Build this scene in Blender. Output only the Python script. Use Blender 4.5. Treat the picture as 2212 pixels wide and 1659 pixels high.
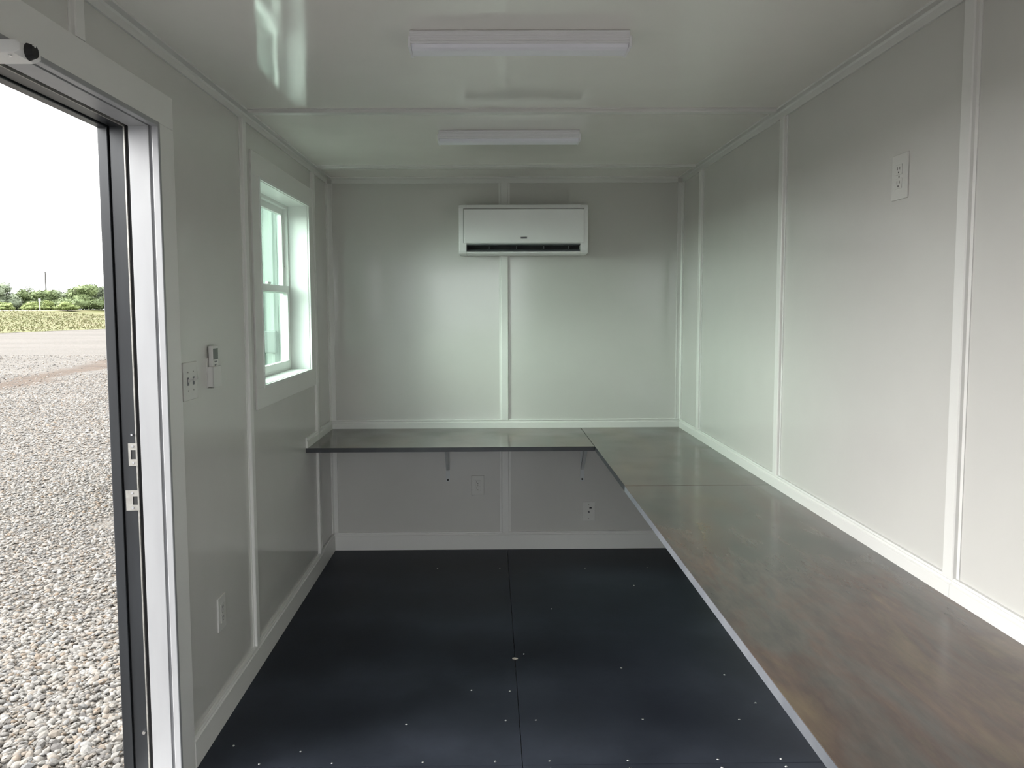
import bpy, bmesh, math, random
import numpy as np
from mathutils import Vector, Matrix
random.seed(7); rng = np.random.default_rng(7)
S = bpy.context.scene
C = S.collection
for o in list(bpy.data.objects): bpy.data.objects.remove(o)

# ------------------------------------------------------------------ camera
cam_d = bpy.data.cameras.new('camera'); cam = bpy.data.objects.new('camera', cam_d); C.objects.link(cam)
F_PX, YAW, PITCH, ROLL = 1700.0, 0.00947, -0.07726, -0.00448
Fv = Vector((math.sin(YAW)*math.cos(PITCH), math.cos(YAW)*math.cos(PITCH), math.sin(PITCH)))
Rv = Vector((math.cos(YAW), -math.sin(YAW), 0)); Uv = Rv.cross(Fv)
R2 = Rv*math.cos(ROLL) + Uv*math.sin(ROLL); U2 = -Rv*math.sin(ROLL) + Uv*math.cos(ROLL)
m = Matrix((R2, U2, -Fv)).transposed().to_4x4(); m.translation = (0, 0, 1.5)
cam.matrix_world = m
cam_d.sensor_width = 36; cam_d.lens = F_PX/2212*36
cam_d.shift_x = 31.1/2212; cam_d.shift_y = -33.4/2212
cam_d.clip_start = .02; cam_d.clip_end = 2000
S.camera = cam

# ------------------------------------------------------------------ world, exposure
w = bpy.data.worlds.new('overcast_sky'); S.world = w; w.use_nodes = True
nt = w.node_tree; bg = nt.nodes['Background']
SKY = 2.3
tc = nt.nodes.new('ShaderNodeTexCoord'); sp = nt.nodes.new('ShaderNodeSeparateXYZ')
cr = nt.nodes.new('ShaderNodeValToRGB')
nt.links.new(tc.outputs['Generated'], sp.inputs[0]); nt.links.new(sp.outputs['Z'], cr.inputs[0])
cr.color_ramp.elements[0].position = 0; cr.color_ramp.elements[0].color = (.42, .435, .45, 1)
cr.color_ramp.elements[1].position = 1; cr.color_ramp.elements[1].color = (1.0, 1.0, 1.0, 1)
nt.links.new(cr.outputs[0], bg.inputs['Color']); bg.inputs['Strength'].default_value = SKY
sd = bpy.data.lights.new('hazy_sun', 'SUN'); sd.energy = 4.6; sd.angle = math.radians(72); sd.color = (1.0, .975, .94)
so = bpy.data.objects.new('hazy_sun', sd); C.objects.link(so)
SUN_EL, SUN_AZ = math.radians(12), math.radians(12)      # light travels towards +x, a little towards +y
so.rotation_euler = Vector((math.cos(SUN_EL)*math.cos(SUN_AZ), math.cos(SUN_EL)*math.sin(SUN_AZ), -math.sin(SUN_EL))).to_track_quat('-Z', 'Y').to_euler()
S.cycles.max_bounces = 14; S.cycles.diffuse_bounces = 10; S.cycles.glossy_bounces = 6; S.cycles.transparent_max_bounces = 12
S.view_settings.view_transform = 'Standard'; S.view_settings.look = 'None'
S.view_settings.exposure = 2.2; S.view_settings.gamma = 1; S.view_settings.use_curve_mapping = False

# ------------------------------------------------------------------ helpers
def tag(o, label=None, cat=None, group=None, kind=None):
    if label: o['label'] = label
    if cat: o['category'] = cat
    if group: o['group'] = group
    if kind: o['kind'] = kind
    return o
def empty(name, loc=(0, 0, 0), **k):
    o = bpy.data.objects.new(name, None); o.empty_display_size = .05; C.objects.link(o); o.location = loc
    return tag(o, **k)
def box(bm, x0, x1, y0, y1, z0, z1):
    v = [bm.verts.new(p) for p in ((x0,y0,z0),(x1,y0,z0),(x1,y1,z0),(x0,y1,z0),(x0,y0,z1),(x1,y0,z1),(x1,y1,z1),(x0,y1,z1))]
    for f in ((3,2,1,0),(4,5,6,7),(0,1,5,4),(1,2,6,5),(2,3,7,6),(3,0,4,7)): bm.faces.new([v[i] for i in f])
def cyl(bm, p0, p1, r, n=16, r2=None):
    p0 = Vector(p0); p1 = Vector(p1); d = p1-p0
    M = Matrix.Translation((p0+p1)/2) @ d.to_track_quat('Z', 'Y').to_matrix().to_4x4()
    bmesh.ops.create_cone(bm, cap_ends=True, segments=n, radius1=r, radius2=r if r2 is None else r2, depth=d.length, matrix=M)
def obj(name, bm, mat, parent=None, bevel=0, smooth=False, kind=None, loc=None):
    bmesh.ops.recalc_face_normals(bm, faces=bm.faces)
    me = bpy.data.meshes.new(name)
    if bevel:
        es = [e for e in bm.edges if len(e.link_faces) == 2 and e.calc_face_angle(0) > .5]
        bmesh.ops.bevel(bm, geom=es, offset=bevel, segments=2, affect='EDGES', profile=.5, clamp_overlap=True)
    bm.to_mesh(me); bm.free()
    if smooth:
        for p in me.polygons: p.use_smooth = True
    me.materials.append(mat)
    o = bpy.data.objects.new(name, me); C.objects.link(o)
    if parent: o.parent = parent
    if kind: o['kind'] = kind
    if parent is not None and parent.type == 'EMPTY':       # geometry is given in world coordinates
        o.location = -Vector(parent.location)
    if loc: o.location = loc
    return o
def bobj(name, boxes, mat, parent=None, bevel=0, **k):
    bm = bmesh.new()
    for b in boxes: box(bm, *b)
    return obj(name, bm, mat, parent, bevel, **k)
def prism(bm, prof, axis, a0, a1):
    """closed profile (list of 2-D points) swept along axis: 'x' prof=(y,z), 'y' prof=(x,z), 'z' prof=(x,y)"""
    def P(q, a): return {'x': (a, q[0], q[1]), 'y': (q[0], a, q[1]), 'z': (q[0], q[1], a)}[axis]
    A = [bm.verts.new(P(q, a0)) for q in prof]; B = [bm.verts.new(P(q, a1)) for q in prof]
    n = len(prof)
    for i in range(n): bm.faces.new((A[i], A[(i+1) % n], B[(i+1) % n], B[i]))
    bm.faces.new(A[::-1]); bm.faces.new(B)

# ------------------------------------------------------------------ materials
def mat(name, col, rough=.5, spec=.5, metal=0, **k):
    M = bpy.data.materials.new(name); M.use_nodes = True
    b = M.node_tree.nodes['Principled BSDF']
    b.inputs['Base Color'].default_value = (*col, 1); b.inputs['Roughness'].default_value = rough
    b.inputs['Specular IOR Level'].default_value = spec; b.inputs['Metallic'].default_value = metal
    return M
def N(M, t, **k):
    n = M.node_tree.nodes.new(t)
    for a, v in k.items():
        if a in n.inputs: n.inputs[a].default_value = v
        else: setattr(n, a, v)
    return n
def L(M, a, b): M.node_tree.links.new(a, b)
def B(M): return M.node_tree.nodes['Principled BSDF']
def coord(M, scale=(1, 1, 1), rot=(0, 0, 0)):
    t = N(M, 'ShaderNodeTexCoord'); mp = N(M, 'ShaderNodeMapping'); mp.inputs['Scale'].default_value = scale
    mp.inputs['Rotation'].default_value = rot
    L(M, t.outputs['Object'], mp.inputs[0]); return mp.outputs[0]
def ramp(M, src, stops):
    r = N(M, 'ShaderNodeValToRGB'); e = r.color_ramp.elements
    while len(e) < len(stops): e.new(.5)
    for x, (p, c) in zip(e, stops): x.position = p; x.color = (*c, 1)
    L(M, src, r.inputs[0]); return r.outputs[0]
def bump(M, src, strength, dist):
    b = N(M, 'ShaderNodeBump'); b.inputs['Strength'].default_value = strength; b.inputs['Distance'].default_value = dist
    L(M, src, b.inputs['Height']); L(M, b.outputs[0], B(M).inputs['Normal']); return b
def noisy(M, c0, c1, scale=4, det=4, sc=(1, 1, 1), lo=.3, hi=.7):
    n = N(M, 'ShaderNodeTexNoise', Scale=scale, Detail=det); L(M, coord(M, sc), n.inputs['Vector'])
    L(M, ramp(M, n.outputs[0], [(lo, c0), (hi, c1)]), B(M).inputs['Base Color']); return n

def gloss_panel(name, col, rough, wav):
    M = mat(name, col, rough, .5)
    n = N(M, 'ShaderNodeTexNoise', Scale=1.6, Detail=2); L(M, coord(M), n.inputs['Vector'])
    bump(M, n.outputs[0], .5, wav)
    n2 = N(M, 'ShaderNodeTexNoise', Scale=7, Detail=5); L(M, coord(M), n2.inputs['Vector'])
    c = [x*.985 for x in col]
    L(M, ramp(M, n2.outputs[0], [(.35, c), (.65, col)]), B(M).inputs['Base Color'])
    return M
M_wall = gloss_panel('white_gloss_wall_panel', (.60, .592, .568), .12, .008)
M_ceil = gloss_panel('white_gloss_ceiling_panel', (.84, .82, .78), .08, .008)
M_trim = mat('white_vinyl_trim', (.74, .735, .715), .35, .5)
n_ = N(M_trim, 'ShaderNodeTexNoise', Scale=30, Detail=3); L(M_trim, coord(M_trim), n_.inputs['Vector']); bump(M_trim, n_.outputs[0], .04, .002)
M_core = mat('wall_core', (.5, .5, .48), .8)
noisy(M_core, (.45, .45, .43), (.52, .52, .5))
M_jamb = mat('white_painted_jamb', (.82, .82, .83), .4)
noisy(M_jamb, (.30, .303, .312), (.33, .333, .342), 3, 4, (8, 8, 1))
M_dark = mat('dark_bronze_frame', (.045, .052, .06), .38)
noisy(M_dark, (.010, .0115, .0135), (.016, .018, .021), 5, 4, (9, 9, .8))
M_rubber = mat('black_weatherstrip', (.008, .007, .008), .6)
noisy(M_rubber, (.006, .006, .007), (.012, .011, .012), 20)
M_steel = mat('brushed_steel', (.62, .60, .56), .45, .5, .55)
noisy(M_steel, (.28, .27, .25), (.38, .37, .345), 60, 4)
M_chrome = mat('bright_screw_metal', (.75, .75, .76), .25, .5, 1)
noisy(M_chrome, (.7, .7, .72), (.8, .8, .8), 40)
M_alu = mat('aluminium', (.62, .62, .62), .4, .5, .8); noisy(M_alu, (.56, .56, .56), (.66, .66, .66), 20)
M_hole = mat('dark_recess', (.01, .01, .01), .7); noisy(M_hole, (.008, .008, .008), (.014, .014, .014), 10)
M_plate = mat('white_plastic_plate', (.68, .675, .65), .3); noisy(M_plate, (.61, .605, .58), (.63, .625, .60), 10)
M_vinyl = mat('white_window_vinyl', (.80, .82, .80), .35); noisy(M_vinyl, (.78, .80, .78), (.82, .84, .82), 10)
M_ac = mat('white_appliance_plastic', (.80, .80, .80), .35); noisy(M_ac, (.86, .86, .865), (.88, .88, .885), 6)
M_acin = mat('grey_louver_plastic', (.16, .17, .18), .5); noisy(M_acin, (.14, .15, .16), (.18, .19, .2), 12)
M_seam = mat('grey_panel_gap', (.35, .35, .34), .5); noisy(M_seam, (.33, .33, .32), (.37, .37, .36), 12)
M_brk = mat('painted_grey_bracket', (.30, .32, .34), .45); noisy(M_brk, (.54, .56, .57), (.58, .60, .61), 20)
M_badge = mat('grey_badge', (.12, .12, .13), .35); noisy(M_badge, (.11, .11, .12), (.14, .14, .15), 12)
M_screen = mat('dark_remote_screen', (.03, .035, .035), .2); noisy(M_screen, (.025, .03, .03), (.04, .045, .045), 12)
M_lightbody = mat('white_fixture_housing', (.76, .76, .78), .4); noisy(M_lightbody, (.82, .82, .85), (.84, .84, .87), 10)
M_lens = mat('frosted_lavender_lens', (.80, .79, .88), .3); noisy(M_lens, (.86, .86, .93), (.88, .88, .95), 10)
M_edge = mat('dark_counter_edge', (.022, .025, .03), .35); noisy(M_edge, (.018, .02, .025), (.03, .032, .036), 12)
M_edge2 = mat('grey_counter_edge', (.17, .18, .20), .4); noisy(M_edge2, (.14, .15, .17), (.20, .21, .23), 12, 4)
M_wood = mat('pale_wood', (.6, .55, .48), .6); noisy(M_wood, (.55, .5, .43), (.65, .6, .52), 60)

def laminate():
    M = mat('slate_laminate', (.08, .075, .07), .2, .5)
    v = coord(M, (2.1, .8, 1), (0, 0, .28))
    n1 = N(M, 'ShaderNodeTexNoise', Scale=2.2, Detail=9, Roughness=.58, Distortion=.5); L(M, v, n1.inputs['Vector'])
    c1 = ramp(M, n1.outputs[0], [(.30, (.062, .064, .060)), (.45, (.105, .095, .086)), (.56, (.110, .078, .066)), (.68, (.155, .120, .080)), (.8, (.12, .125, .10))])
    v2 = coord(M, (5, 1.1, 1), (0, 0, .28))
    n2 = N(M, 'ShaderNodeTexNoise', Scale=3, Detail=10, Roughness=.7); L(M, v2, n2.inputs['Vector'])
    c2 = ramp(M, n2.outputs[0], [(.35, (.72, .74, .76)), (.65, (1.25, 1.2, 1.15))])
    mx = N(M, 'ShaderNodeMix', data_type='RGBA', blend_type='MULTIPLY'); mx.inputs[0].default_value = .9
    L(M, c1, mx.inputs[6]); L(M, c2, mx.inputs[7]); L(M, mx.outputs[2], B(M).inputs['Base Color'])
    n3 = N(M, 'ShaderNodeTexNoise', Scale=90, Detail=4); L(M, coord(M), n3.inputs['Vector']); bump(M, n3.outputs[0], .05, .001)
    n4 = N(M, 'ShaderNodeTexNoise', Scale=5, Detail=6); L(M, coord(M), n4.inputs['Vector'])
    L(M, ramp(M, n4.outputs[0], [(.3, (.13,)*3), (.7, (.24,)*3)]), B(M).inputs['Roughness'])
    return M
M_lam = laminate()
def floor_mat():
    M = mat('black_floor_panel', (.01, .011, .014), .50, .08)
    n = N(M, 'ShaderNodeTexNoise', Scale=1.3, Detail=8, Roughness=.6); L(M, coord(M), n.inputs['Vector'])
    # dusty sweeping arcs
    v = N(M, 'ShaderNodeTexWave', wave_type='RINGS', rings_direction='Z'); v.inputs['Scale'].default_value = .55; v.inputs['Distortion'].default_value = 5
    v.inputs['Detail'].default_value = 4; v.inputs['Detail Scale'].default_value = .8
    L(M, coord(M), v.inputs['Vector'])
    ma = N(M, 'ShaderNodeMath', operation='MULTIPLY_ADD'); L(M, v.outputs['Fac'], ma.inputs[0]); ma.inputs[1].default_value = .16; ma.inputs[2].default_value = .50
    mu = N(M, 'ShaderNodeMath', operation='MULTIPLY'); L(M, n.outputs[0], mu.inputs[0]); L(M, ma.outputs[0], mu.inputs[1])
    L(M, ramp(M, mu.outputs[0], [(.10, (.011, .013, .018)), (.3, (.030, .035, .047)), (.5, (.058, .066, .088))]), B(M).inputs['Base Color'])
    L(M, ramp(M, mu.outputs[0], [(.1, (.34,)*3), (.6, (.50,)*3)]), B(M).inputs['Roughness'])
    n3 = N(M, 'ShaderNodeTexNoise', Scale=60, Detail=5); L(M, coord(M), n3.inputs['Vector']); bump(M, n3.outputs[0], .08, .002)
    return M
M_floor = floor_mat()
def glass_mat():
    M = bpy.data.materials.new('greenish_window_glass'); M.use_nodes = True; t = M.node_tree
    t.nodes.remove(t.nodes['Principled BSDF']); out = t.nodes['Material Output']
    a = t.nodes.new('ShaderNodeBsdfTransparent'); a.inputs[0].default_value = (.84, .95, .89, 1)
    g = t.nodes.new('ShaderNodeBsdfGlossy'); g.inputs['Roughness'].default_value = .02
    lw = t.nodes.new('ShaderNodeLayerWeight'); lw.inputs[0].default_value = .5        # Schlick reflectance, alike on both faces
    pw = t.nodes.new('ShaderNodeMath'); pw.operation = 'POWER'; pw.inputs[1].default_value = 5; t.links.new(lw.outputs['Facing'], pw.inputs[0])
    f = t.nodes.new('ShaderNodeMath'); f.operation = 'MULTIPLY_ADD'; f.inputs[1].default_value = .9; f.inputs[2].default_value = .04; t.links.new(pw.outputs[0], f.inputs[0])
    x = t.nodes.new('ShaderNodeMixShader'); t.links.new(f.outputs[0], x.inputs[0]); t.links.new(a.outputs[0], x.inputs[1]); t.links.new(g.outputs[0], x.inputs[2])
    t.links.new(x.outputs[0], out.inputs[0]); return M
M_glass = glass_mat()

GZ = -.45
def gravel_mat():
    M = mat('gravel_ground', (.3, .29, .27), .9, .2)
    v = coord(M)
    vo = N(M, 'ShaderNodeTexVoronoi', Scale=38); L(M, v, vo.inputs['Vector'])
    sep = N(M, 'ShaderNodeSeparateColor'); L(M, vo.outputs['Color'], sep.inputs[0])
    c = ramp(M, sep.outputs[0], [(0, (.14, .13, .125)), (.25, (.27, .255, .235)), (.5, (.36, .35, .335)), (.7, (.33, .275, .225)), (.85, (.47, .46, .44)), (1, (.27, .275, .285))])
    # muddy wheel track running across the yard
    sx = N(M, 'ShaderNodeSeparateXYZ'); L(M, v, sx.inputs[0])
    nz = N(M, 'ShaderNodeTexNoise', Scale=.35, Detail=6); L(M, v, nz.inputs['Vector'])
    # signed distance to the line x = -13.1 + (y-25)*(-.10)
    a = N(M, 'ShaderNodeMath', operation='MULTIPLY_ADD'); L(M, sx.outputs['Y'], a.inputs[0]); a.inputs[1].default_value = -.12; a.inputs[2].default_value = -10.2
    d = N(M, 'ShaderNodeMath', operation='SUBTRACT'); L(M, sx.outputs['X'], d.inputs[0]); L(M, a.outputs[0], d.inputs[1])
    nn = N(M, 'ShaderNodeMath', operation='MULTIPLY_ADD'); L(M, nz.outputs[0], nn.inputs[0]); nn.inputs[1].default_value = 2.5; nn.inputs[2].default_value = -1.25
    d2 = N(M, 'ShaderNodeMath', operation='ADD'); L(M, d.outputs[0], d2.inputs[0]); L(M, nn.outputs[0], d2.inputs[1])
    ab = N(M, 'ShaderNodeMath', operation='ABSOLUTE'); L(M, d2.outputs[0], ab.inputs[0])
    k = ramp(M, ab.outputs[0], [(0, (.95,)*3), (.45, (.85,)*3), (1.0, (0, 0, 0))])
    nb = N(M, 'ShaderNodeTexNoise', Scale=3, Detail=8); L(M, v, nb.inputs['Vector'])
    cm = ramp(M, nb.outputs[0], [(.3, (.13, .080, .045)), (.7, (.24, .165, .11))])
    mx = N(M, 'ShaderNodeMix', data_type='RGBA'); L(M, k, mx.inputs[0]); L(M, c, mx.inputs[6]); L(M, cm, mx.inputs[7])
    # broad tonal patches
    nl = N(M, 'ShaderNodeTexNoise', Scale=.12, Detail=5); L(M, coord(M, (1, 2.2, 1)), nl.inputs['Vector'])
    cl = ramp(M, nl.outputs[0], [(.35, (.175, .167, .155)), (.65, (.212, .204, .190))])
    m2 = N(M, 'ShaderNodeMix', data_type='RGBA', blend_type='MULTIPLY'); m2.inputs[0].default_value = 1
    L(M, mx.outputs[2], m2.inputs[6]); L(M, cl, m2.inputs[7]); L(M, m2.outputs[2], B(M).inputs['Base Color'])
    bump(M, vo.outputs['Distance'], .9, -.02)
    return M
M_gravel = gravel_mat()
def stone_mat():
    M = mat('crushed_stone', (.4, .4, .38), .85, .25)
    g = N(M, 'ShaderNodeNewGeometry'); oi = N(M, 'ShaderNodeObjectInfo')
    ad = N(M, 'ShaderNodeMath', operation='ADD'); L(M, g.outputs['Random Per Island'], ad.inputs[0]); L(M, oi.outputs['Random'], ad.inputs[1])
    fr = N(M, 'ShaderNodeMath', operation='FRACT'); L(M, ad.outputs[0], fr.inputs[0])
    c = ramp(M, fr.outputs[0], [(0, (.22, .21, .205)), (.15, (.34, .33, .315)), (.35, (.43, .42, .40)), (.5, (.36, .315, .27)), (.6, (.50, .49, .47)), (.72, (.34, .26, .19)), (.78, (.42, .37, .32)), (.88, (.58, .57, .55)), (1, (.30, .305, .315))])
    n = N(M, 'ShaderNodeTexNoise', Scale=70, Detail=5); L(M, coord(M), n.inputs['Vector'])
    cl = ramp(M, n.outputs[0], [(.3, (.185, .181, .174)), (.7, (.30, .294, .284))])
    m2 = N(M, 'ShaderNodeMix', data_type='RGBA', blend_type='MULTIPLY'); m2.inputs[0].default_value = 1
    L(M, c, m2.inputs[6]); L(M, cl, m2.inputs[7]); L(M, m2.outputs[2], B(M).inputs['Base Color'])
    bump(M, n.outputs[0], .4, .004)
    return M
M_stone = stone_mat()
M_grass = mat('dry_grass', (.3, .3, .1), .9, .1)
def grass_cols(M, sc):
    n = N(M, 'ShaderNodeTexNoise', Scale=sc, Detail=9, Roughness=.7); L(M, coord(M, (1, .35, 1)), n.inputs['Vector'])
    L(M, ramp(M, n.outputs[0], [(.28, (.052, .058, .022)), (.42, (.064, .067, .026)), (.55, (.076, .073, .034)), (.7, (.092, .079, .045))]), B(M).inputs['Base Color'])
grass_cols(M_grass, .25)
M_blade = mat('grass_blades', (.3, .3, .1), .8, .1)
_g = N(M_blade, 'ShaderNodeNewGeometry')
L(M_blade, ramp(M_blade, _g.outputs['Random Per Island'], [(0, (.052, .057, .022)), (.4, (.064, .066, .026)), (.7, (.077, .072, .034)), (1, (.092, .078, .045))]), B(M_blade).inputs['Base Color'])
M_road = mat('pale_dirt_road', (.35, .3, .25), .9, .1); noisy(M_road, (.15, .135, .115), (.20, .18, .16), .3, 6)
def leaf_mat(name, a, b):
    M = mat(name, a, .7, .2)
    g = N(M, 'ShaderNodeNewGeometry'); L(M, ramp(M, g.outputs['Random Per Island'], [(0, a), (1, b)]), B(M).inputs['Base Color'])
    return M
M_leafA = leaf_mat('leaf_green', (.060, .080, .034), (.110, .140, .060))
M_leafB = leaf_mat('leaf_grey_green', (.075, .092, .060), (.125, .148, .095))
M_leafC = leaf_mat('leaf_yellow_green', (.085, .108, .034), (.135, .165, .058))
M_bark = mat('bark', (.12, .10, .08), .9); noisy(M_bark, (.09, .075, .06), (.16, .13, .11), 3)
M_siding = mat('pale_ribbed_siding', (.66, .72, .68), .45); noisy(M_siding, (.20, .235, .215), (.24, .275, .255), 2)
M_unit = mat('grey_unit', (.12, .13, .13), .5); noisy(M_unit, (.10, .115, .11), (.13, .14, .14), 4)
M_pole = mat('weathered_pole', (.06, .055, .05), .8); noisy(M_pole, (.030, .029, .027), (.045, .043, .04), 2)

# ------------------------------------------------------------------ room dimensions (metres; camera at x=0, y=0)
XL, XR, YB, YR, ZC = -.981, 1.172, 4.811, -1.20, 2.281
D0, D1, DZ = 1.44, 2.36, 2.04            # doorway in the left wall
W0, W1, WZ0, WZ1 = 3.385, 4.29, 1.165, 2.052   # window in the left wall
R0, R1, RZ = -.93, .50, 2.14             # doorway behind the camera
XO = -1.135                              # outer face of the left wall
T = .003

def cells(u, v, holes):
    """rectangles covering u x v grid minus holes (u0,u1,v0,v1)"""
    us = sorted(set([u[0], u[1]] + [h[i] for h in holes for i in (0, 1) if u[0] < h[i] < u[1]]))
    vs = sorted(set([v[0], v[1]] + [h[i] for h in holes for i in (2, 3) if v[0] < h[i] < v[1]]))
    out = []
    for a, b in zip(us, us[1:]):
        for c, d in zip(vs, vs[1:]):
            m_, n_ = (a+b)/2, (c+d)/2
            if not any(h[0] < m_ < h[1] and h[2] < n_ < h[3] for h in holes): out.append((a, b, c, d))
    return out

# floor: sub-floor plus separate black panels, hairline joints
floor = bobj('floor', [(XL-.0, XR, YR, YB, -.10, -.018)], M_core, kind='structure')
g = .0012
for (a, b) in ((XL, .100), (.100, XR)):
    for (c, d) in ((YR, .04), (.04, 2.478), (2.478, YB)):
        bobj('floor_panel', [(a+g, b-g, c+g, d-g, -.018, 0)], M_floor, floor, .0008)
# screw heads: tiny, joined
bm = bmesh.new()
SC = [(-.31,4.44),(.05,4.44),(.54,4.42),(.9,4.43),(.77,4.14),(-.08,2.99),(.07,2.98),(.05,2.76),(.16,2.76),(.55,2.76),(.01,2.5),(.19,2.5),(.45,2.5),
      (-.53,2.5),(-.23,2.5),(-.77,2.5),(.75,2.5),(.96,2.5),(1.0,2.87),(.9,2.75),(.95,3.1),(.54,3.17),(.3,3.82),(.14,3.31),(-.65,2.57),(-.31,2.74),(-.89,2.61),
      (.01,2.455),(.19,2.455),(.45,2.455),(-.53,2.455),(-.23,2.455),(-.77,2.455),(.75,2.455),(.96,2.455)]
for x, y in SC:
    cyl(bm, (x, y, 0), (x, y, .0018), .0042, 10, .003)
obj('screw_head', bm, M_chrome, floor, kind='stuff')

# ceiling panels
ceil = bobj('ceiling', [(XO, XR+.15, YR-.15, YB+.15, ZC+.004, ZC+.09)], M_core, kind='structure')
CY = (.75, 1.972, 3.19, 4.42)
ys = [YR, .75, 1.972, 3.19, 4.42, YB]
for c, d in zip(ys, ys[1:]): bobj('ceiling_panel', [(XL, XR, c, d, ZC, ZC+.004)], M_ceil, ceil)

# walls
holesL = [(D0-.02, D1+.02, -.1, DZ+.02), (W0, W1, WZ0, WZ1)]
wl = bobj('wall_left', [(XO, XL-T, a, b, c, d) for a, b, c, d in cells((YR-.15, YB+.15), (-.1, ZC+.004), holesL)], M_core, kind='structure')
LY = (1.935, 3.185, 4.415)
yl = [YR, .70, 1.935, 3.185, 4.415, YB]
for c, d in zip(yl, yl[1:]):
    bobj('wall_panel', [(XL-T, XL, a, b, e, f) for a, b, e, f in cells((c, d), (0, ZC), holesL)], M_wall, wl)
wr = bobj('wall_right', [(XR+T, XR+.15, YR-.15, YB+.15, -.1, ZC+.004)], M_core, kind='structure')
yr = [YR, .72, 1.944, 3.167, 4.380, YB]
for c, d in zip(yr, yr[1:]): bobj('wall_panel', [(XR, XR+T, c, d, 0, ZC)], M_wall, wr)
wb = bobj('wall_back', [(XO, XR+.15, YB+T, YB+.15, -.1, ZC+.004)], M_core, kind='structure')
for a, b in ((XL, .09), (.09, XR)): bobj('wall_panel', [(a, b, YB, YB+T, 0, ZC)], M_wall, wb)
holeR = [(R0, R1, -.1, RZ)]
wf = bobj('wall_front', [(a, b, YR-.15, YR-T, c, d) for a, b, c, d in cells((XO, XR+.15), (-.1, ZC+.004), holeR)], M_core, kind='structure')
bobj('wall_panel', [(a, b, YR-T, YR, c, d) for a, b, c, d in cells((XL, XR), (0, ZC), holeR)], M_wall, wf)

# battens: thin base strip with a raised rounded centre
HB, RB, RT = .034, .022, .0135
def batten(parent, face, pos, a0, a1, cut=None):
    bm = bmesh.new(); t0 = .0025
    prof = [(-HB, 0), (-HB, t0), (-RB, t0), (-RB, RT-.003), (-RB+.003, RT), (RB-.003, RT), (RB, RT-.003), (RB, t0), (HB, t0), (HB, 0)]
    if face == 'L': prism(bm, [(XL+h, pos+s) for s, h in prof], 'z', a0, a1)
    if face == 'R': prism(bm, [(XR-h, pos+s) for s, h in prof], 'z', a0, a1)
    if face == 'B': prism(bm, [(pos+s, YB-h) for s, h in prof], 'z', a0, a1)
    if face == 'C': prism(bm, [(pos+s, ZC-h) for s, h in prof], 'x', a0, a1)
    return obj('batten', bm, M_trim, parent)
for y in LY[1:]: batten(wl, 'L', y, .105, ZC-.034)
batten(wl, 'L', LY[0], 2.142, ZC-.034); batten(wl, 'L', .70, .105, ZC-.034)
for y in yr[1:5]:
    batten(wr, 'R', y, .812, ZC-.034)
batten(wb, 'B', .09, .812, ZC-.034); batten(wb, 'B', .09, .105, .738)
for y in CY: batten(ceil, 'C', y, XL+.034, XR-.034)

# L-shaped corner trims with a small bead at each lip
def corner(name, pa, sa, sb, axis, a0, a1):
    """pa corner point in the 2-D plane, sa/sb directions of the two flanges"""
    t, wd = .0045, .034
    def q(u, v): return (pa[0]+sa*u, pa[1]+sb*v)
    prof = [q(0, 0), q(wd, 0), q(wd, .007), q(wd-.006, .007), q(wd-.006, t), q(.010, t), q(t, .010), q(t, wd-.006), q(.007, wd-.006), q(.007, wd), q(0, wd)]
    bm = bmesh.new(); prism(bm, prof, axis, a0, a1); return obj(name, bm, M_trim, kind='structure')
corner('trim_1', (XL, ZC), 1, -1, 'y', YR, YB)
corner('trim_2', (XR, ZC), -1, -1, 'y', YR, YB)
corner('trim_3', (YB, ZC), -1, -1, 'x', XL+.034, XR-.034)
corner('trim_4', (XL, YB), 1, -1, 'z', .105, ZC-.034)
corner('trim_5', (XR, YB), -1, -1, 'z', .812, ZC-.034)

# baseboards and counter splash strips: flat board + bead on top
def skirt(name, face, a0, a1, z0, z1, t=.014):
    def pr(sgn, base): return [(base, z0), (base+sgn*t, z0), (base+sgn*t, z1-.020), (base+sgn*(t-.005), z1-.017), (base+sgn*(t-.005), z1-.010), (base+sgn*(t-.001), z1-.006), (base+sgn*(t-.003), z1), (base, z1)]
    bm = bmesh.new()
    if face == 'L': prism(bm, pr(1, XL), 'y', a0, a1)
    if face == 'R': prism(bm, pr(-1, XR), 'y', a0, a1)
    if face == 'B': prism(bm, pr(-1, YB), 'x', a0, a1)
    if face == 'F': prism(bm, pr(1, YR), 'x', a0, a1)
    return obj(name, bm, M_trim, kind='structure')
skirt('baseboard_left', 'L', D1+.115, YB-.0145, 0, .110)
skirt('baseboard_left', 'L', YR, D0-.115, 0, .110)
skirt('baseboard_right', 'R', YR, YB-.0145, 0, .110)
skirt('baseboard_back', 'B', XL, XR, 0, .110)
skirt('baseboard_front', 'F', R1+.1, XR-.0145, 0, .110)
ZT = .761
skirt('trim_6', 'B', XL, XR, ZT, .815, .012)
skirt('trim_7', 'L', 4.14, YB-.0125, ZT, .815, .012)
skirt('trim_8', 'R', 1.935, YB-.0125, ZT, .815, .012)
skirt('trim_9', 'R', .77, 1.9342, ZT, .815, .012)

# ------------------------------------------------------------------ door frame in the left wall
def ring(name, parent, m_, x0, x1, ins0, ins1, zb=0.0, bevel=0, extra=None):
    """frame of three members around the doorway: occupies inset ins0..ins1 from the nominal opening (positive = into the opening)"""
    return bobj(name, [(x0, x1, D1-ins1, D1-ins0, zb, DZ-ins0), (x0, x1, D0+ins0, D0+ins1, zb, DZ-ins0), (x0, x1, D0+ins1, D1-ins1, DZ-ins1, DZ-ins0)], m_, parent, bevel)
door = empty('door_1', ((XL+XO)/2, (D0+D1)/2, 0), kind='structure')
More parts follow.
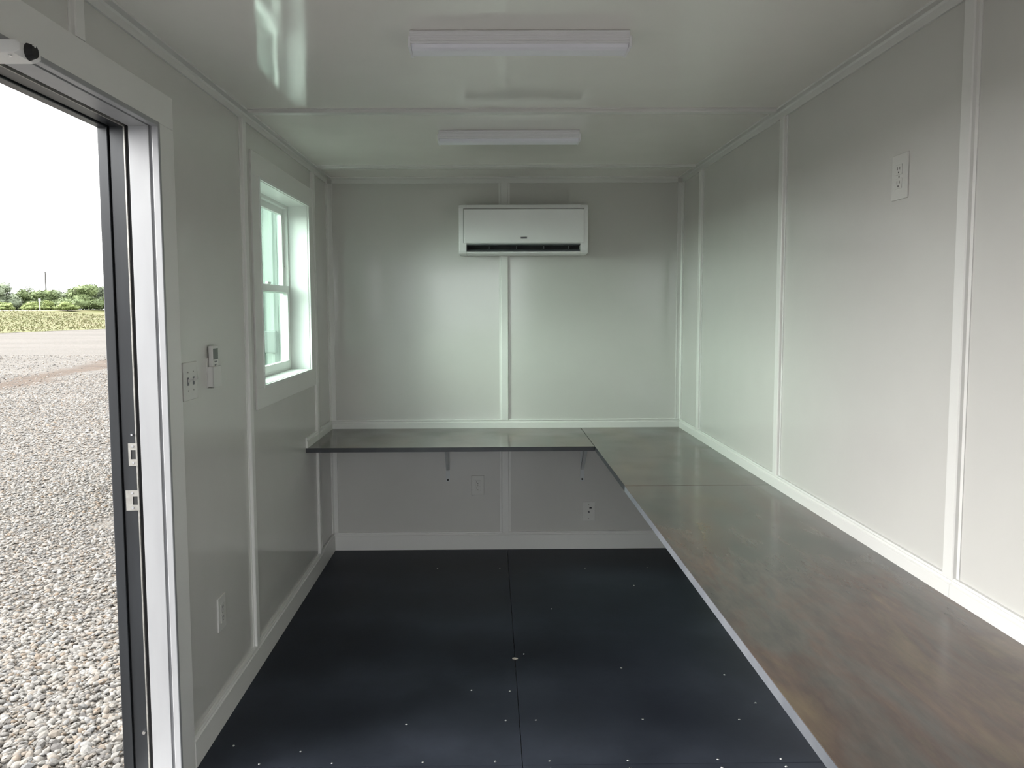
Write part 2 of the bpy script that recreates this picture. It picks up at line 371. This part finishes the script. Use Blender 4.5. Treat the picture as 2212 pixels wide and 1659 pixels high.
# flat casing boards on the wall
for nm, b in (('casing', (XL, XL+.013, D1+.004, D1+.112, 0, DZ+.004)), ('casing', (XL, XL+.013, D0-.112, D0-.004, 0, DZ+.004)), ('casing', (XL, XL+.013, D0-.112, D1+.112, DZ+.004, DZ+.100))):
    bobj(nm, [b], M_trim, door, .0012)
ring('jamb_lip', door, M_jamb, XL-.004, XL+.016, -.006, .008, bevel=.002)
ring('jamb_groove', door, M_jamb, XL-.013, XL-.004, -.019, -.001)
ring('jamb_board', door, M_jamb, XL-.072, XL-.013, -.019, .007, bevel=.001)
ring('weatherstrip', door, M_rubber, XL-.082, XL-.072, -.019, .001)
ring('frame_bead', door, M_steel, XL-.086, XL-.082, -.019, .009)
ring('outer_frame', door, M_dark, XL-.126, XL-.086, -.019, .008, bevel=.001)
ring('stop_groove', door, M_rubber, XL-.130, XL-.126, -.019, .002)
ring('outer_flange', door, M_dark, XL-.160, XL-.130, -.019, .013, bevel=.002)
bobj('threshold', [(XL-.17, XL+.01, D0, D1, -.05, .012)], M_alu, door, .003)
# strike plates on the far jamb (holes are real notches)
def strike(za, zb, xa, xb, hx0, hx1, hz0, hz1, cut=0):
    y = D1-.008
    p = bobj('strike_plate', [(a, b, y-.0022, y, c, d) for a, b, c, d in cells((xa, xb), (za, zb), [(hx0, hx1, hz0, hz1)])], M_steel, door)
    bobj('bolt_hole', [(hx0, hx1, y-.0008, y-.0002, hz0, hz1)], M_hole, p, loc=(0, 0, 0))
    for z in (za+.009, zb-.009):
        bm = bmesh.new(); cyl(bm, ((xa+xb)/2, y-.0034, z), ((xa+xb)/2, y-.002, z), .0035, 12)
        obj('screw', bm, M_chrome, p, loc=(0, 0, 0))
strike(1.030, 1.098, XL-.108, XL-.081, XL-.101, XL-.086, 1.050, 1.078)
strike(.893, .955, XL-.121, XL-.081, XL-.100, XL-.085, .911, .936)
bm = bmesh.new(); cyl(bm, (XL-.094, D1-.016, .196), (XL-.094, D1-.008, .196), .005, 12); obj('screw', bm, M_chrome, door); bm = bmesh.new(); cyl(bm, (XL-.094, D1-.016, 1.125), (XL-.094, D1-.008, 1.125), .003, 10)
obj('screw', bm, M_chrome, door)

# the door leaf itself, swung open outwards on the near side
LF = Vector((XL-.165, D0+.004, 0)); la = math.radians(-4)
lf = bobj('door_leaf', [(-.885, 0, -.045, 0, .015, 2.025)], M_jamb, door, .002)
lf.matrix_world = Matrix.Translation(LF - Vector(door.location)) @ Matrix.Rotation(la, 4, 'Z')
def onleaf(nm, bm, m_):
    o = obj(nm, bm, m_, None); o.parent = lf; return o
for z in (.30, 1.02, 1.75):
    bm = bmesh.new(); cyl(bm, (.006, .004, z-.05), (.006, .004, z+.05), .007, 10); onleaf('hinge', bm, M_steel)
bm = bmesh.new(); cyl(bm, (-.825, 0, .925), (-.825, .05, .925), .012, 14); bmesh.ops.create_uvsphere(bm, u_segments=16, v_segments=10, radius=.027, matrix=Matrix.Translation((-.825, .06, .925)))
onleaf('door_knob', bm, M_steel)
# closer bracket under the door head
cb = empty('door_closer_bracket', (XL+.02, 1.60, 1.99), label='small white metal door closer bracket with black rounded end, on the door head', cat='bracket')
bm = bmesh.new(); prism(bm, [(XL-.07, 2.026), (XL-.07, 2.000), (XL+.055, 2.000), (XL+.068, 2.006), (XL+.068, 2.020), (XL+.060, 2.026)], 'y', 1.585, 1.66)
obj('bracket_arm', bm, M_trim, cb, .002)
bm = bmesh.new(); cyl(bm, (XL+.068, 1.615, 2.010), (XL+.082, 1.615, 2.010), .017, 20, .012); obj('end_cap', bm, M_hole, cb)
bm = bmesh.new(); cyl(bm, (XL+.084, 1.61, 2.020), (XL+.081, 1.61, 2.020), .004, 10); obj('screw', bm, M_chrome, cb); bm = bmesh.new(); cyl(bm, (XL+.04, 1.60, 2.001), (XL+.04, 1.60, 1.998), .004, 10); obj('screw', bm, M_chrome, cb)

# ------------------------------------------------------------------ window in the left wall
win = empty('window_1', ((XL+XO)/2, (W0+W1)/2, WZ0), kind='structure')
cw = .10
for b in ((XL, XL+.008, W0-.104, W1+.108, WZ1, WZ1+.098), (XL, XL+.008, W0-.104, W1+.108, WZ0-.090, WZ0), (XL, XL+.008, W0-.104, W0, WZ0, WZ1), (XL, XL+.008, W1, W1+.108, WZ0, WZ1)):
    bobj('casing', [b], M_trim, win, .0012)
def wring(name, m_, x0, x1, a, b, parent=win, y0=W0, y1=W1, z0=WZ0, z1=WZ1, bevel=.001):
    return bobj(name, [(x0, x1, y0+a, y0+b, z0+a, z1-a), (x0, x1, y1-b, y1-a, z0+a, z1-a), (x0, x1, y0+b, y1-b, z0+a, z0+b), (x0, x1, y0+b, y1-b, z1-b, z1-a)], m_, parent, bevel)
wring('reveal_liner', M_vinyl, XL-.10, XL+.002, .0, .008)
wring('reveal_bead', M_vinyl, XL+.002, XL+.012, -.006, .006)
wring('outer_frame', M_vinyl, XL-.150, XL-.100, .0, .024)
zm = 1.60
sash_u = wring('upper_sash', M_vinyl, XL-.142, XL-.122, .024, .056, z0=zm-.044)
sash_l = wring('lower_sash', M_vinyl, XL-.122, XL-.098, .024, .058, z1=zm+.044)
bobj('pane', [(XL-.136, XL-.132, W0+.05, W1-.05, zm+.008, WZ1-.05)], M_glass, win)
bobj('pane', [(XL-.112, XL-.108, W0+.05, W1-.05, WZ0+.05, zm-.008)], M_glass, win)
bobj('sash_lock', [(XL-.098, XL-.085, 3.82, 3.87, zm+.0195, zm+.030)], M_vinyl, win, .002)
for z in (1.72, 1.95): bobj('track_screw', [(XL-.122, XL-.119, W1-.028, W1-.020, z, z+.008)], M_chrome, win)

# rear doorway behind the camera
rd = empty('door_2', ((R0+R1)/2, YR-.07, 0), kind='structure')
bobj('jamb_board', [(R0, R0+.02, YR-.15, YR+.005, 0, RZ), (R1-.02, R1, YR-.15, YR+.005, 0, RZ), (R0+.02, R1-.02, YR-.15, YR+.005, RZ-.02, RZ)], M_jamb, rd, .001)
bobj('casing', [(R1, R1+.1, YR, YR+.012, 0, RZ+.1)], M_trim, rd, .001)
bobj('casing', [(XL+.001, R1, YR, YR+.012, RZ, RZ+.1)], M_trim, rd, .001)
bobj('threshold', [(R0, R1, YR-.16, YR, -.05, .010)], M_alu, rd, .003)

# ------------------------------------------------------------------ counters
def counter(name, x0, x1, y0, y1, label, edge, front):
    r = empty(name, ((x0+x1)/2, (y0+y1)/2, ZT-.024), label=label, cat='countertop')
    e = .0012
    if front == 'y':
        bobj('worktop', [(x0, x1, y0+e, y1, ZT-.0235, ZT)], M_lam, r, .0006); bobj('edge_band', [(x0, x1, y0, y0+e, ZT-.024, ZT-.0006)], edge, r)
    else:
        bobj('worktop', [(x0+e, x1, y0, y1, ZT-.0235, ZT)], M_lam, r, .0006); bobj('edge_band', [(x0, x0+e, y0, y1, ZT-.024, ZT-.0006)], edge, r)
    return r
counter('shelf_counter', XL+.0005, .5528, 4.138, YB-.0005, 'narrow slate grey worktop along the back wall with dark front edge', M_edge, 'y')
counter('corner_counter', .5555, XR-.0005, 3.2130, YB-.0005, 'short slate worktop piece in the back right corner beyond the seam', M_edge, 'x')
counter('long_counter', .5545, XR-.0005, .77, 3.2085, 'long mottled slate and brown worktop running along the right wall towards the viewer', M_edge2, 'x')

# steel shelf brackets
def bracket_mesh(root, x):
    bm = bmesh.new(); z = ZT-.024
    box(bm, x-.012, x+.012, YB-.003, YB, .425, z-.003)              # wall leg
    box(bm, x-.012, x+.012, YB-.30, YB, z-.003, z)                  # top leg
    obj('bracket_leg', bm, M_brk, root, .0006)
    bm = bmesh.new()
    P = [(YB-.003, .500), (YB-.003, .520), (YB-.25, z-.003), (YB-.275, z-.003), (YB-.02, .500)]
    prism(bm, [(a, b) for a, b in P], 'x', x-.009, x+.009); obj('brace', bm, M_brk, root)
    bm = bmesh.new(); cyl(bm, (x, YB-.006, .438), (x, YB-.003, .438), .006, 12); obj('screw', bm, M_hole, root)
lab = ['pale grey shelf bracket under the back worktop, left of the middle wall strip', 'pale grey shelf bracket under the back worktop, right one near the side worktop']
for x, lb in zip((-.265, .567), lab):
    r = empty('shelf_bracket', (x, YB, .6), label=lb, cat='bracket', group='brackets under the back worktop'); bracket_mesh(r, x)

# ------------------------------------------------------------------ air conditioner
ac = empty('air_conditioner', (.198, YB, 1.81), label='white wall-mounted split air conditioner high on the back wall', cat='air conditioner')
A0, A1, AF, AZ0, AZ1 = -.178, .574, 4.612, 1.811, 2.099
# rounded body profile (y,z), with a real outlet recess in its lower front
prof = [(YB, AZ1-.004), (AF+.035, AZ1), (AF+.012, AZ1-.006), (AF+.002, AZ1-.022), (AF, AZ1-.04), (AF, 1.874), (AF+.008, 1.868), (AF+.070, 1.862), (AF+.070, 1.835), (AF+.006, 1.824), (AF+.010, 1.817), (AF+.03, 1.811), (YB-.02, AZ0), (YB, AZ0+.02)]
bm = bmesh.new(); prism(bm, prof, 'x', A0+.045, A1-.045); obj('body', bm, M_ac, ac)
for a, b in ((A0, A0+.045), (A1-.045, A1)):
    bm = bmesh.new()
    pr2 = [(YB, AZ1-.004), (AF+.035, AZ1), (AF+.012, AZ1-.006), (AF+.002, AZ1-.022), (AF, AZ1-.04), (AF, 1.85), (AF+.004, 1.828), (AF+.016, 1.814), (AF+.035, 1.811), (YB-.02, AZ0), (YB, AZ0+.02)]
    prism(bm, pr2, 'x', a, b); obj('end_cover', bm, M_ac, ac, .004)
bobj('front_panel', [(A0+.030, A1-.024, AF-.010, AF, 1.872, 2.068)], M_ac, ac, .004)
bobj('outlet_lining', [(A0+.046, A1-.046, AF+.060, AF+.0695, 1.836, 1.861)], M_hole, ac)
bm = bmesh.new(); prism(bm, [(AF+.004, 1.8265), (AF+.045, 1.839), (AF+.045, 1.842), (AF+.004, 1.8295)], 'x', A0+.048, A1-.048); obj('louver_flap', bm, M_acin, ac)
for x in (A0+.175, A0+.335, A0+.495, A0+.640):
    bobj('vane', [(x, x+.003, AF+.035, AF+.060, 1.838, 1.861)], M_acin, ac)
bm = bmesh.new(); prism(bm, [(AF-.002, 1.8655), (AF-.002, 1.8625), (AF+.058, 1.8600), (AF+.058, 1.8618)], 'x', A0+.046, A1-.046); obj('upper_lip', bm, M_acin, ac)
bobj('panel_seam', [(A0+.030, A1-.024, AF-.008, AF, 2.0685, 2.0725), (A0+.026, A0+.0295, AF-.003, AF, 1.874, 2.0725)], M_seam, ac)
bobj('badge', [(.181, .217, AF-.0122, AF-.010, 1.898, 1.908)], M_badge, ac, .0008)
bm = bmesh.new()
for k in range(9): box(bm, A0+.05, A1-.05, AF+.045+k*.014, AF+.052+k*.014, AZ1-.003, AZ1+.001)
obj('intake_grille', bm, M_acin, ac, kind='stuff')

# ------------------------------------------------------------------ ceiling lights
def ceiling_light(y, label):
    r = empty('ceiling_light', (.09, y, ZC-.045), label=label, cat='ceiling light', group='slim ceiling light fixtures')
    x0, x1 = -.222, .400
    bm = bmesh.new()
    pf = [(y+.004, ZC), (y, ZC-.003)]
    z = ZC-.003
    for k in range(5):                                              # reeded side
        pf += [(y, z-.0012), (y-.0016, z-.0022), (y-.0016, z-.0042), (y, z-.0055)]; z -= .0058
    pf += [(y-.004, z-.001), (y-.004, z-.006), (y+.006, z-.006)]
    zz = z-.006; W = .094
    pf2 = [(2*y+W-a, b) for a, b in pf][::-1]
    prism(bm, pf+pf2, 'x', x0, x1); obj('housing', bm, M_lightbody, r)
    bm = bmesh.new()
    q = [(y+.004, zz), (y+.010, zz-.008), (y+.022, zz-.013), (y+W-.022, zz-.013), (y+W-.010, zz-.008), (y+W-.004, zz)]
    prism(bm, q, 'x', x0+.004, x1-.004); obj('diffuser', bm, M_lens, r, .001)
    for a, b in ((x0-.005, x0+.003), (x1-.003, x1+.005)):
        bobj('end_cap', [(a, b, y-.005, y+W+.005, zz-.010, ZC-.018)], M_lightbody, r, .0015)
    return r
ceiling_light(2.283, 'slim white ceiling light fixture, the nearer and larger of the two')
ceiling_light(3.535, 'slim white ceiling light fixture between the two far ceiling strips')

# ------------------------------------------------------------------ outlets, switch, remote
def plate_local(name, label, cat, loc, rotz, w_, h_, kind_):
    """built in local frame: plate in XZ plane facing -Y"""
    r = empty(name, loc, label=label, cat=cat); r.rotation_euler = (0, 0, rotz)
    def lo(nm, bs, m_, par=None, bv=0):
        bm = bmesh.new()
        for b in bs: box(bm, *b)
        o = obj(nm, bm, m_, None, bv); o.parent = par or r; o.location = (0, 0, 0); return o
    lo('cover_plate', [(-w_/2, w_/2, -.006, 0, -h_/2, h_/2)], M_plate, bv=.002)
    if kind_ == 'duplex':
        for s in (-1, 1):
            f = lo('receptacle', [(-.017, .017, -.0085, -.006, s*.0195-.0145, s*.0195+.0145)], M_plate, bv=.0022)
            lo('slot', [(-.0078, -.0056, -.0088, -.0084, s*.0195-.001, s*.0195+.008), (.0056, .0078, -.0088, -.0084, s*.0195, s*.0195+.007), (-.002, .002, -.0088, -.0084, s*.0195-.0095, s*.0195-.005)], M_hole, f)
        lo('screw', [(-.0025, .0025, -.0075, -.006, -.0025, .0025)], M_steel)
    if kind_ == 'toggle':
        for s in (-1, 1):
            f = lo('switch_frame', [(s*.023-.006, s*.023+.006, -.0075, -.006, -.013, .013)], M_acin)
            bm = bmesh.new(); prism(bm, [(-.006, -.004), (-.006, .006), (-.019, .013), (-.021, .009)], 'x', s*.023-.0045, s*.023+.0045)
            o = obj('toggle', bm, M_plate, None); o.parent = r; o.location = (0, 0, 0)
        [lo('screw', [(s*.023-.002, s*.023+.002, -.0072, -.006, q-.002, q+.002)], M_steel) for s in (-1, 1) for q in (-.03, .03)]
    if kind_ == 'cable':
        bm = bmesh.new(); cyl(bm, (0, -.0165, -.002), (0, -.006, -.002), .0055, 14); o = obj('coaxial_jack', bm, M_badge, None); o.parent = r; o.location = (0, 0, 0)
        lo('data_port', [(.004, .018, -.0075, -.006, .018, .026)], M_hole)
        [lo('screw', [(-.0025, .0025, -.0072, -.006, q-.0025, q+.0025)], M_steel) for q in (-.045, .045)]
    return r
H_ = math.pi/2
plate_local('wall_outlet', 'white duplex outlet on the back wall under the worktop', 'outlet', (-.080, YB, .402), 0, .078, .125, 'duplex')
plate_local('cable_outlet', 'white cable plate with round jack low on the back wall', 'outlet', (.608, YB, .234), 0, .078, .120, 'cable')
plate_local('wall_outlet', 'white duplex outlet low on the left wall beside the door', 'outlet', (XL, 2.785, .403), H_, .078, .122, 'duplex')
plate_local('wall_outlet', 'white duplex outlet high on the right wall', 'outlet', (XR, 2.262, 1.866), -H_, .085, .128, 'duplex')
plate_local('light_switch', 'white double toggle light switch beside the door casing', 'switch', (XL, 2.562, 1.266), H_, .118, .124, 'toggle')

hold = empty('remote_holder', (XL, 2.80, 1.228), label='white wall cradle holding the remote control beside the switch', cat='holder')
y0, y1 = 2.722, 2.800
bobj('back_plate', [(XL, XL+.003, y0, y1, 1.226, 1.33)], M_plate, hold)
bobj('pocket', [(XL+.003, XL+.024, y0, y0+.004, 1.226, 1.300), (XL+.003, XL+.024, y1-.004, y1, 1.226, 1.300), (XL+.021, XL+.025, y0, y1, 1.226, 1.300), (XL+.003, XL+.024, y0, y1, 1.226, 1.230)], M_plate, hold, .001)
rem = empty('remote_control', (XL+.012, 2.76, 1.231), label='slim white remote control with dark screen standing in the wall cradle', cat='remote control')
bobj('body', [(XL+.0045, XL+.0195, 2.732, 2.790, 1.2305, 1.372)], M_plate, rem, .003)
bobj('screen', [(XL+.0195, XL+.0203, 2.738, 2.784, 1.325, 1.362)], M_screen, rem)
bm = bmesh.new()
bm.free()
for z in (1.305, 1.316):
    for y in (2.752, 2.770):
        bm = bmesh.new(); cyl(bm, (XL+.019, y, z), (XL+.021, y, z), .003, 10); obj('button', bm, M_acin, rem)

# small wood chip on the floor seam
bm = bmesh.new(); prism(bm, [(.088, 3.262), (.098, 3.268), (.112, 3.260), (.100, 3.255)], 'z', .0004, .005)
tag(obj('wood_chip', bm, M_wood), 'small pale wood chip lying on the black floor seam', 'wood chip')

# ------------------------------------------------------------------ outdoors
gr = bobj('ground', [(-260, 40, -60, 90, GZ-.4, GZ)], M_gravel, kind='structure')
# base mesh of a grass bank rising gently to a dirt road, wedge edge follows the yard edge
def sheet(name, rows, m_, **k):
    bm = bmesh.new(); V = [[bm.verts.new(p) for p in r] for r in rows]
    for a, b in zip(V, V[1:]):
        for i in range(len(a)-1): bm.faces.new((a[i], a[i+1], b[i+1], b[i]))
    return obj(name, bm, m_, **k)
# yard edge runs from (-40.8,66) to (-38,80): direction mostly along y
def edge(y): return -40.8 + (y-66)*.2
rows = []
ysamp = [-60, 0, 40, 60, 70, 80, 100, 140, 220]
for off, z in ((0, GZ+.02), (-12, -.30), (-28, .15), (-44, .85), (-50, 1.35)):
    rows.append([(edge(y)+off, y, z) for y in ysamp])
rows2 = [(edge(y)-50, y, 1.35) for y in ysamp], [(edge(y)-59, y, 1.45) for y in ysamp]
sheet('grass_bank', rows, M_grass, kind='structure')
sheet('dirt_road', rows2, M_road, kind='structure')
sheet('far_field', [[(edge(y)-59, y, 1.45) for y in ysamp], [(edge(y)-200, y, 1.6) for y in ysamp]], M_grass, kind='structure')

# grass blades: one object
def grass_blades():
    n = 26000
    vs = np.zeros((n, 3, 3), np.float32)
    y = rng.uniform(20, 134, n); off = rng.uniform(-50, -.2, n); x = -40.8+(y-66)*.2+off
    z = np.interp(-off, [0, 12, 28, 44, 50], [GZ+.02, -.30, .15, .85, 1.35])
    h = rng.uniform(.06, .18, n); wd = rng.uniform(.04, .12, n); a = rng.uniform(0, 6.28, n)
    ca, sa = np.cos(a)*wd, np.sin(a)*wd
    vs[:, 0] = np.stack([x-ca, y-sa, z-.02], 1); vs[:, 1] = np.stack([x+ca, y+sa, z-.02], 1)
    vs[:, 2] = np.stack([x+rng.normal(0, .06, n), y+rng.normal(0, .06, n), z+h], 1)
    me = bpy.data.meshes.new('tall_grass'); me.from_pydata(vs.reshape(-1, 3).tolist(), [], np.arange(3*n).reshape(-1, 3).tolist())
    me.materials.append(M_blade); o = bpy.data.objects.new('tall_grass', me); C.objects.link(o)
    tag(o, 'yellow green dry grass covering the bank beyond the gravel yard', 'grass', kind='stuff')
grass_blades()

# crushed stone
def stone_mesh(seed):
    r = random.Random(seed); bm = bmesh.new(); bmesh.ops.create_icosphere(bm, subdivisions=1, radius=1)
    s = (r.uniform(.8, 1.25), r.uniform(.6, .95), r.uniform(.42, .7))
    for v in bm.verts:
        k = r.uniform(.66, 1.18); v.co = Vector((v.co.x*s[0]*k, v.co.y*s[1]*k, v.co.z*s[2]*k))
    me = bpy.data.meshes.new('stone'); bm.to_mesh(me); bm.free(); me.materials.append(M_stone); return me
protos = [stone_mesh(i) for i in range(10)]
# nearest seen stones one by one
R2c = math.cos(0)
spots = []
gridded = {}
tries = 0
while len(spots) < 300 and tries < 20000:
    tries += 1
    y = 3.0+random.random()**1.3*1.5; k = random.uniform(.44, .68); x = -k*y; r = random.uniform(.016, .034)
    key = (int(x/.04), int(y/.04))
    if any(((x-a)**2+(y-b)**2) < (.72*(r+c))**2 for dx in (-1, 0, 1) for dy in (-1, 0, 1) for a, b, c in gridded.get((key[0]+dx, key[1]+dy), [])): continue
    gridded.setdefault(key, []).append((x, y, r)); spots.append((x, y, r))
for x, y, r in spots:
    o = bpy.data.objects.new('stone', random.choice(protos)); C.objects.link(o); o.parent = gr
    o.location = (x, y, GZ+r*.30); o.scale = (r, r, r); o.rotation_euler = (random.uniform(-.4, .4), random.uniform(-.4, .4), random.uniform(0, 6.28))
def stones_stuff():
    P = []
    def band(n, x0, x1, y0, y1, r0, r1):
        x = rng.uniform(x0, x1, n); y = rng.uniform(y0, y1, n)
        P.append(np.stack([x, y, r0+(r1-r0)*rng.random(n)**2], 1))
    def wedge(n, ya, yb, ka, kb, r0, r1):
        y = np.sqrt(rng.uniform(ya**2, yb**2, n)); k = rng.uniform(ka, kb, n)
        P.append(np.stack([-k*y, y, r0+(r1-r0)*rng.random(n)**2], 1))
    wedge(9000, 2.9, 5, .40, .72, .007, .026)
    wedge(22000, 5, 10, .40, .72, .008, .026)
    wedge(22000, 10, 18, .40, .72, .012, .032)
    wedge(6000, 3, 16, .72, 1.1, .010, .030)
    wedge(9000, 17, 24, .40, .72, .014, .036); wedge(3500, 23, 34, .40, .72, .016, .040)
    band(9000, -4.5, -1.25, .2, 4.5, .010, .030)
    P_ = np.concatenate(P); P_ = P_[~((P_[:, 0] > -3.6) & (P_[:, 1] > 6.9))]; P_ = P_[(np.abs(P_[:, 0]-(-.12*P_[:, 1]-10.2)+rng.normal(0, .25, len(P_))) > .75) | (rng.random(len(P_)) < .12)]; n = len(P_)
    pv = [np.array([v.co[:] for v in me.vertices], np.float32) for me in protos]
    pf = [np.array([p.vertices[:] for p in me.polygons], np.int32) for me in protos]
    idx = rng.integers(0, 10, n); nv = len(pv[0])
    V = np.stack(pv)[idx]                               # n,nv,3
    a = rng.uniform(0, 6.28, n); ca, sa = np.cos(a)[:, None], np.sin(a)[:, None]
    tl = rng.normal(0, .3, n)[:, None]
    X = V[:, :, 0]; Y = V[:, :, 1]; Z = V[:, :, 2]+X*tl
    W_ = np.stack([X*ca-Y*sa, X*sa+Y*ca, Z], 2)*P_[:, 2][:, None, None]
    W_[:, :, 0] += P_[:, 0][:, None]; W_[:, :, 1] += P_[:, 1][:, None]; W_[:, :, 2] += (GZ+P_[:, 2]*rng.uniform(.0, .4, n))[:, None]
    Fc = np.stack(pf)[idx] + (np.arange(n)*nv)[:, None, None]
    nf = n*20
    me = bpy.data.meshes.new('crushed_stone')
    me.vertices.add(n*nv); me.vertices.foreach_set('co', W_.reshape(-1).astype(np.float32))
    me.loops.add(nf*3); me.loops.foreach_set('vertex_index', Fc.reshape(-1).astype(np.int32))
    me.polygons.add(nf); me.polygons.foreach_set('loop_start', np.arange(nf, dtype=np.int32)*3)
    me.update(calc_edges=True); me.validate()
    me.materials.append(M_stone); o = bpy.data.objects.new('crushed_stone', me); C.objects.link(o)
    tag(o, 'pale grey and tan crushed stone strewn over the yard outside the door', 'gravel', kind='stuff')
stones_stuff()

# trees behind the road
def tree(x, y, z, rad, h, m_, label, n=1500, trunk=True, sparse=False, name='tree', leaf=(.10, .26)):
    r = empty(name, (x, y, z), label=label, cat='tree' if name == 'tree' else 'bush', group='trees and bushes behind the grass bank')
    blobs = []
    for k in range(9 if not sparse else 6):
        a = random.uniform(0, 6.28); q = random.uniform(.1, .72)*rad
        blobs.append((x+q*math.cos(a), y+q*math.sin(a), z+h*random.uniform(.28, .80), rad*random.uniform(.32, .55), h*random.uniform(.18, .30)))
    if not sparse:
        for k in range(5):
            a = k*1.26; blobs.append((x+rad*.6*math.cos(a), y+rad*.6*math.sin(a), z+h*.22, rad*.5, h*.24))
    vs = []; fs = []
    for i in range(n):
        bx, by, bz, br, bh = random.choice(blobs)
        d = Vector((random.gauss(0, 1), random.gauss(0, 1), random.gauss(0, 1))).normalized()*random.uniform(.75, 1.06)
        c = Vector((bx+d.x*br, by+d.y*br, max(z+.05, bz+d.z*bh))); s = random.uniform(*leaf)
        u = Vector((random.gauss(0, 1), random.gauss(0, 1), random.gauss(0, .6))).normalized()*s; v = u.cross(Vector((random.gauss(0, 1), random.gauss(0, 1), random.gauss(0, 1)))).normalized()*s*.6
        k = len(vs); vs += [c-u, c+v, c+u, c-v]; fs.append((k, k+1, k+2, k+3))
    me = bpy.data.meshes.new('foliage'); me.from_pydata([tuple(Vector(p)-Vector((x, y, z))) for p in vs], [], fs); me.materials.append(m_)
    o = bpy.data.objects.new('foliage', me); C.objects.link(o); o.parent = r
    if not sparse:                                       # inner crown mass
        bm = bmesh.new()
        for bx, by, bz, br, bh in blobs:
            bmesh.ops.create_icosphere(bm, subdivisions=2, radius=1, matrix=Matrix.Translation((bx, by, bz)) @ Matrix.Diagonal((br*.82, br*.82, bh*.82, 1)))
        for v in bm.verts: v.co += Vector([random.uniform(-.12, .12) for _ in range(3)])
        obj('inner_crown', bm, m_, r)
    bm = bmesh.new(); cyl(bm, (x, y, z-.1), (x+random.uniform(-.2, .2), y, z+h*.6), .16 if trunk else .06, 8, .07 if trunk else .03)
    for k in range(3 if not sparse else 5):
        a = random.uniform(0, 6.28); cyl(bm, (x, y, z+h*.32), (x+rad*.5*math.cos(a), y+rad*.5*math.sin(a), z+h*.72), .07, 6, .03)
    obj('trunk', bm, M_bark, r)
def place(p, d): return -(.6167-.00058*p)*d, d
TR = [ # picture column at the doorway, distance, half width, height, material, label, sparse
 (2, 150, 3.7, 5.3, M_leafB, 'grey green tree at the left edge of the doorway view', 0),
 (42, 160, 3.3, 3.9, M_leafA, 'lower dark green tree just right of the leftmost tree', 0),
 (68, 171, 2.4, 6.0, M_leafB, 'thin open-crowned tree poking above the tree line', 1),
 (98, 151, 3.0, 3.9, M_leafA, 'low rounded green tree beside the bare pole', 0),
 (128, 162, 3.1, 3.7, M_leafB, 'grey green tree between the bare pole and the broad round tree', 0),
 (178, 150, 4.3, 5.0, M_leafA, 'broad round green tree, largest in the doorway view', 0),
 (214, 164, 3.4, 4.9, M_leafB, 'muted green tree half hidden behind the broad round tree', 0),
 (252, 152, 2.2, 3.0, M_leafA, 'low green tree beside the dark door frame', 0),
 (285, 160, 3.8, 4.4, M_leafB, 'grey green tree hidden behind the dark door frame', 0),
 (-90, 152, 4.2, 5.6, M_leafA, 'green tree out of view beyond the left edge', 0)]
for p, d, rad, h, m_, lb, sp_ in TR: tree(*place(p, d), 1.5, rad, h, m_, lb, 900 if sp_ else 5200, True, bool(sp_), leaf=(.10, .24))
for p, d, rad, h, m_, lb in ((66, 141, 1.6, 1.6, M_leafC, 'yellow green bush below the thin open-crowned tree'), (146, 141, 2.0, 1.6, M_leafC, 'bright yellow green bush in front of the broad round tree'),
                             (10, 141, 1.7, 1.4, M_leafC, 'low yellow green bush at the left edge of the doorway view'), (104, 144, 1.3, 1.9, M_leafC, 'small light green bush below the bare pole')):
    tree(*place(p, d), 1.45, rad, h, m_, lb, 1800, False, name='bush', leaf=(.07, .17))
bm = bmesh.new(); px_, py_ = place(101, 178); cyl(bm, (px_, py_, 1.4), (px_, py_, 10.0), .21, 10, .15)
tag(obj('utility_pole', bm, M_pole), 'bare grey pole standing up behind the tree line', 'pole')
bm = bmesh.new(); px_, py_ = place(86, 138); cyl(bm, (px_, py_, 1.3), (px_, py_, 3.4), .07, 8); box(bm, px_-.15, px_+.15, py_-.09, py_+.09, 2.9, 3.4)
tag(obj('roadside_post', bm, M_jamb), 'short white post at the roadside in front of the bushes', 'post')

# neighbouring building seen through the window
nb = empty('portable_building', (-2.4, 7.6, GZ), label='pale green ribbed metal building seen through the window', cat='building')
NX0, NX1, NY, NZ1 = -3.35, -1.45, 7.2, 2.75
xx = NX0
while xx < NX1-.02:                                       # each sheet with three raised ribs
    bm = bmesh.new(); w_ = .475; pf = [(xx+.002, NY+.03)]
    pf += [(xx+.002, NY)]
    for k in range(5):
        c = xx+.0475+k*.095
        pf += [(c-.022, NY), (c-.012, NY-.018), (c+.012, NY-.018), (c+.022, NY)]
    pf += [(xx+w_-.002, NY), (xx+w_-.002, NY+.03)]
    prism(bm, pf, 'z', GZ+.18, NZ1); obj('siding_sheet', bm, M_siding, nb); xx += w_
bobj('building_body', [(NX0, NX1, NY+.031, NY+2.6, GZ+.10, NZ1)], M_siding, nb)
bobj('roof_trim', [(NX0-.05, NX1+.05, NY-.06, NY+2.7, NZ1, NZ1+.10)], M_jamb, nb, .01)
for a in (NX0, NX1-.15): bobj('skid', [(a, a+.15, NY, NY+2.6, GZ, GZ+.18)], M_dark, nb)
for a in (NX1, NX0-.012): bobj('corner_trim', [(a, a+.012, NY-.022, NY+.08, GZ+.18, NZ1)], M_siding, nb)
bobj('vent_box', [(-2.03, -1.93, NY-.10, NY-.02, 1.10, 1.30)], M_unit, nb, .01)
